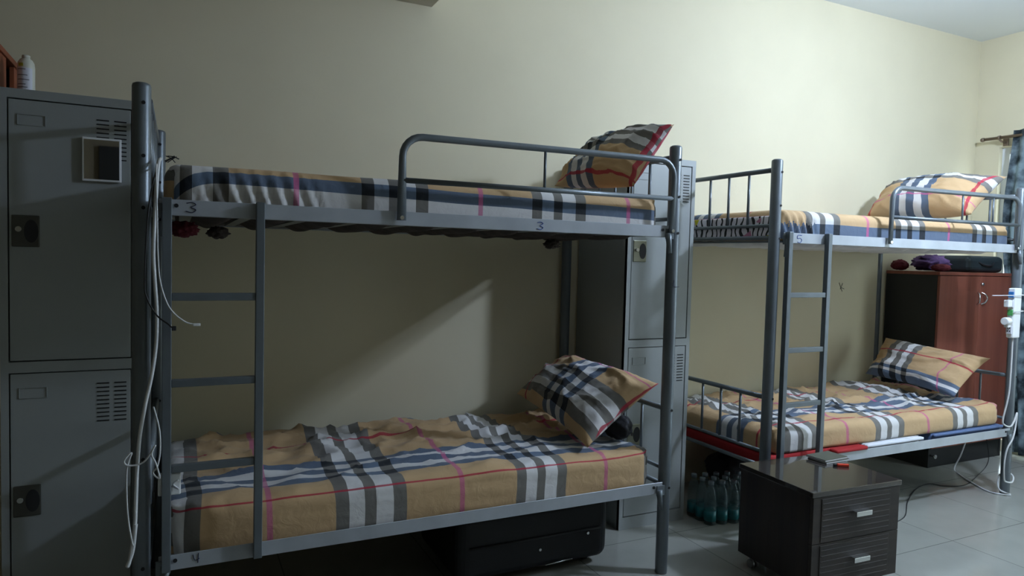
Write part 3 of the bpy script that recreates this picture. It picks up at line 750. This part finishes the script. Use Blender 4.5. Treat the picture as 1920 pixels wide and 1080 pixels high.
# ------------------------------------------------------------ nightstand
ns = thing('nightstand', 'dark wenge nightstand on casters with two drawers', 'nightstand', (2.46, 2.02, 0))
ang = -.045; C0 = (2.187, 1.822, 0)
def nb(x, y, z, bev=0): return MB().box((2.187+x[0], 2.187+x[1]), (1.822+y[0], 1.822+y[1]), z, bev, rot=ang, c=C0)
w_, d_ = .490, .405
nb((0, w_), (0, d_), (.430, .450), .002).build('top_board', M['wenge_top'], ns)
nb((.008, w_-.008), (.02, d_-.004), (.060, .4295)).build('carcass', M['wenge'], ns)
for za, zb in ((.245, .4275), (.0605, .2425)):
    dr = nb((.008, w_-.008), (.003, .0195), (za, zb), .001).build('drawer', M['wenge_front'], ns)
    pn = nb((.050, w_-.062), (.0005, .004), (za+.004, zb-.008), .001)
    for k in range(7):
        zz = za+.022+(zb-za-.05)*k/6
        pn.box((2.187+.055, 2.187+w_-.067), (1.822-.0002, 1.822+.003), (zz-.004, zz+.003), .0008, rot=ang, c=C0, seg=1)
    pn.build('ribbed_panel', M['wenge_front'], dr)
    zc = (za+zb)/2+.012
    hd = nb((.212, .297), (-.024, -.0185), (zc-.010, zc+.007), .001)
    hd.box((2.187+.212, 2.187+.297), (1.822-.024, 1.822+.0005), (zc+.005, zc+.009), .001, rot=ang, c=C0, seg=1)
    hd.build('handle', M['chrome'], dr)
RN = Matrix.Rotation(ang, 3, 'Z')
for (x, y) in ((.05, .05), (w_-.05, .05), (.05, d_-.05), (w_-.05, d_-.05)):
    p = RN @ Vector((x, y, 0))+Vector(C0)
    cs = MB(); cs.lathe([(.014, .050), (.014, .0603)], (p.x, p.y, 0), 14); cs.box((p.x-.011, p.x+.011), (p.y-.008, p.y+.008), (.026, .052), .002)
    for dx in (-.012, .012): cs.lathe([(.017, dx-.006), (.019, dx-.004), (.019, dx+.004), (.017, dx+.006)], (p.x, p.y, .019), 18, 'X')
    cs.build('caster', M['caster'], ns)
def book(x0_, y0_, z0_, w__, d__, h, rot, label):
    t_ = thing('book', label, 'book', (x0_, y0_, z0_), 'books on the nightstand'); c = (x0_, y0_, 0)
    MB().box((x0_+.001, x0_+w__-.001), (y0_+.001, y0_+d__-.002), (z0_+.0015, z0_+h-.0015), rot=rot, c=c).build('page_block', M['pages'], t_)
    cv = MB(); cv.box((x0_, x0_+w__), (y0_, y0_+d__), (z0_, z0_+.0015), rot=rot, c=c); cv.box((x0_, x0_+w__), (y0_, y0_+d__), (z0_+h-.0015, z0_+h), rot=rot, c=c)
    cv.build('cover', M['bookcover'], t_)
book(2.560, 2.070, .4502, .150, .100, .0085, .02, 'thin book flat on the nightstand, beneath the other one')
book(2.556, 2.073, .4589, .150, .100, .0085, .05, 'thin book on the nightstand, topmost of the two')
lt = thing('lighter', 'small red lighter with black tip on the nightstand', 'lighter', (2.60, 2.0, .45))
MB().box((2.575, 2.625), (2.014, 2.028), (.4502, .4625), .003, rot=-.55, c=(2.60, 2.02, 0)).build('case', M['red_plastic'], lt)
MB().box((2.560, 2.574), (2.0155, 2.0265), (.4502, .4605), .002, rot=-.55, c=(2.60, 2.02, 0)).build('tip', M['black_plastic'], lt)

# ------------------------------------------------------------ water bottles under the right bunk
def bottle():
    t_ = thing('water_bottle', 'small clear water bottle with teal label in the pack beside the locker', 'bottle', (0, 0, 0), 'water bottles in the pack under the right bunk')
    MB().lathe([(.024, 0), (.029, .004), (.030, .02), (.0285, .05), (.030, .06), (.030, .13), (.028, .15), (.020, .18), (.012, .195), (.012, .205)], (0, 0, 0), 16).build('bottle_body', M['water'], t_)
    MB().lathe([(.0306, .022), (.0306, .075)], (0, 0, 0), 16).build('label', M['teal'], t_)
    MB().lathe([(.0145, .203), (.0145, .219), (.013, .221)], (0, 0, 0), 14).build('cap', M['cap'], t_)
    return t_
b0 = bottle(); first = True
for i in range(5):
    for j in range(3):
        o = b0 if first else copy_tree(b0); first = False
        o.location = (2.42+.064*i, 2.63+.064*j-.012*i, 0)
lump('duffel_bag', (3.02, 2.98, .13), .30, .14, .125, M['blackcloth'], 'black duffel bag under the right bunk behind the water bottles', 'bag', .12, 6, 3)

# ------------------------------------------------------------ cables and power
def cable(name, pts, r, m, label, cat='cable', parent=None, k=6):
    o = MB().tube(smooth_path(pts, k), r, 8).build(name, m, parent)
    return tag(o, label, cat) if label else o
YC = 2.243
cable('power_cable', [(-.052, 2.33, 1.592), (-.057, YC+.01, 1.56), (-.064, YC, 1.424), (-.068, YC, 1.316), (-.065, YC, 1.239), (-.059, YC, 1.145), (-.060, YC, 1.052), (-.071, YC, .958), (-.089, YC, .865), (-.103, YC, .772), (-.109, YC, .678), (-.112, YC, .584), (-.115, YC, .505), (-.128, YC, .412), (-.134, YC, .398), (-.120, YC, .44), (-.112, YC-.004, .52)],
      .0052, M['cable_white'], 'thick white cable hanging down the front bunk left post')
cable('charging_cable', [(-.058, 2.33, 1.590), (-.061, YC-.010, 1.546), (-.058, YC-.012, 1.393), (-.056, YC-.012, 1.301), (-.049, YC-.030, 1.224), (-.026, YC-.040, 1.154), (.012, YC-.040, 1.114), (.040, YC-.04, 1.104)], .0022, M['cable_white'], 'thin white charging cable dangling beside the front bunk ladder')
pg = MB().box((.036, .056), (YC-.044, YC-.036), (1.099, 1.107), .0015).build('plug', M['white_plastic']); pg.parent = [o for o in COL.objects if o.name == 'charging_cable'][0]
cable('charging_cable', [(-.052, 2.335, 1.588), (-.064, YC-.012, 1.532), (-.078, YC-.014, 1.455), (-.086, YC-.014, 1.347), (-.090, YC-.014, 1.223), (-.083, YC-.014, 1.177), (-.058, YC-.022, 1.13), (-.030, YC-.03, 1.106), (-.020, YC-.03, 1.095)], .0022, M['cable_black'], 'thin black charging cable beside the front bunk left post')
pb_ = MB().box((-.020, -.008), (YC-.034, YC-.026), (1.086, 1.099), .0015).build('plug', M['black_plastic']); pb_.parent = [o for o in COL.objects if o.name.startswith('charging_cable')][-1]
cable('coiled_cable', [(-.067, YC-.012, .863), (-.052, YC-.016, .799), (-.049, YC-.02, .735), (-.056, YC-.022, .690), (-.067, YC-.026, .672), (-.050, YC-.028, .655), (-.060, YC-.028, .700), (-.071, YC-.026, .728), (-.061, YC-.022, .752), (-.085, YC-.02, .712), (-.105, YC-.02, .699), (-.133, YC-.02, .700), (-.140, YC-.022, .715), (-.122, YC-.02, .735), (-.134, YC-.018, .685), (-.133, YC-.016, .570), (-.124, YC-.014, .490), (-.118, YC-.014, .46)], .0024, M['cable_white'], 'thin white cable looped round the front bunk left post')
ad = thing('power_adaptor', 'white socket adaptor hanging behind the front bunk ladder by the lower mattress', 'adaptor', (-.022, 2.262, .615))
MB().box((-.056, .006), (2.262, 2.284), (.585, .650), .004).build('case', M['white_plastic'], ad)
MB().tube(smooth_path([(-.02, 2.26, .615), (.0, 2.255, .605), (-.015, 2.256, .62), (.0, 2.256, .632)], 4), .003, 6).build('plug_lead', M['cable_white'], ad)

# power strip on the right post of the right bunk
psx = 4.235
ps = thing('power_strip', 'white power strip strapped to the right bunk front post', 'power strip', (psx, 2.255, .95))
MB().box((4.215, 4.285), (2.232, 2.268), (.940, 1.222), .006).build('case', M['white_plastic'], ps)
for z, c in ((1.185, 'blue_plastic'), (1.083, 'green_plastic')): MB().box((4.206, 4.2155), (2.236, 2.262), (z-.016, z+.016), .001).build('switch', M[c], ps)
for z in (1.135, .985):
    so = MB().box((4.206, 4.2155), (2.236, 2.264), (z-.022, z+.022), .001).build('socket', M['paper'], ps)
    h = MB()
    for dz in (-.01, .008): h.box((4.2045, 4.2065), (2.242, 2.247), (z+dz, z+dz+.007)); h.box((4.2045, 4.2065), (2.253, 2.258), (z+dz, z+dz+.007))
    h.build('socket_hole', M['dark'], so)
tag(MB().box((4.165, 4.2045), (2.236, 2.262), (1.115, 1.155), .004).build('plug_adaptor', M['white_plastic']), 'white cube adaptor plugged into the upper socket of the power strip', 'adaptor')
pa = thing('plug_adaptor', 'round white plug sticking out of the power strip, lower socket', 'adaptor', (4.18, 2.25, 1.03))
MB().lathe([(.018, -.022), (.022, -.018), (.022, .018), (.016, .026)], (4.182, 2.25, 1.035), 18, 'X').build('plug_body', M['white_plastic'], pa)
MB().box((4.178, 4.2055), (2.238, 2.262), (1.000, 1.03), .003).build('plug_base', M['white_plastic'], pa)
for z, a in ((1.181, 3.995), (1.090, 4.225)):
    cable('cable_tie', [(a, 2.228, z), (4.20, 2.226, z+.001), (4.29, 2.226, z+.002), (4.36, 2.27, z+.002), (4.40, 2.293, z+.002)], .0026, M['cable_white'],
          'long white cable tie round the power strip, upper' if z > 1.1 else 'white cable tie round the power strip, lower', 'cable tie')
cable('power_cable', [(4.250, 2.25, .940), (4.252, 2.25, .80), (4.245, 2.25, .62), (4.225, 2.262, .475), (4.24, 2.262, .44), (4.282, 2.25, .430), (4.320, 2.25, .47), (4.355, 2.26, .50), (4.352, 2.26, .44), (4.31, 2.25, .36), (4.27, 2.255, .30), (4.262, 2.262, .22), (4.285, 2.27, .12), (4.31, 2.27, .098), (4.365, 2.27, .090), (4.432, 2.30, .105), (4.436, 2.33, .12), (4.40, 2.358, .10), (4.36, 2.335, .03), (4.39, 2.285, .006), (4.333, 2.37, .005), (4.42, 2.529, .005), (4.50, 2.64, .005), (4.60, 2.74, .005), (4.60, 2.70, .12), (4.55, 2.62, .33)],
      .0045, M['cable_white'], 'white power strip cable winding down the right post and across the floor')
cable('thin_wire', [(4.93, 2.74, .20), (4.94, 2.72, .06), (4.88, 2.70, .004), (4.642, 2.61, .003), (4.333, 2.51, .003), (4.184, 2.548, .003), (4.13, 2.611, .003), (3.95, 2.57, .003), (3.70, 2.45, .003), (3.45, 2.30, .003), (3.2, 2.25, .003)], .0025, M['cable_black'], 'thin dark wire lying on the floor under the right bunk', 'wire')
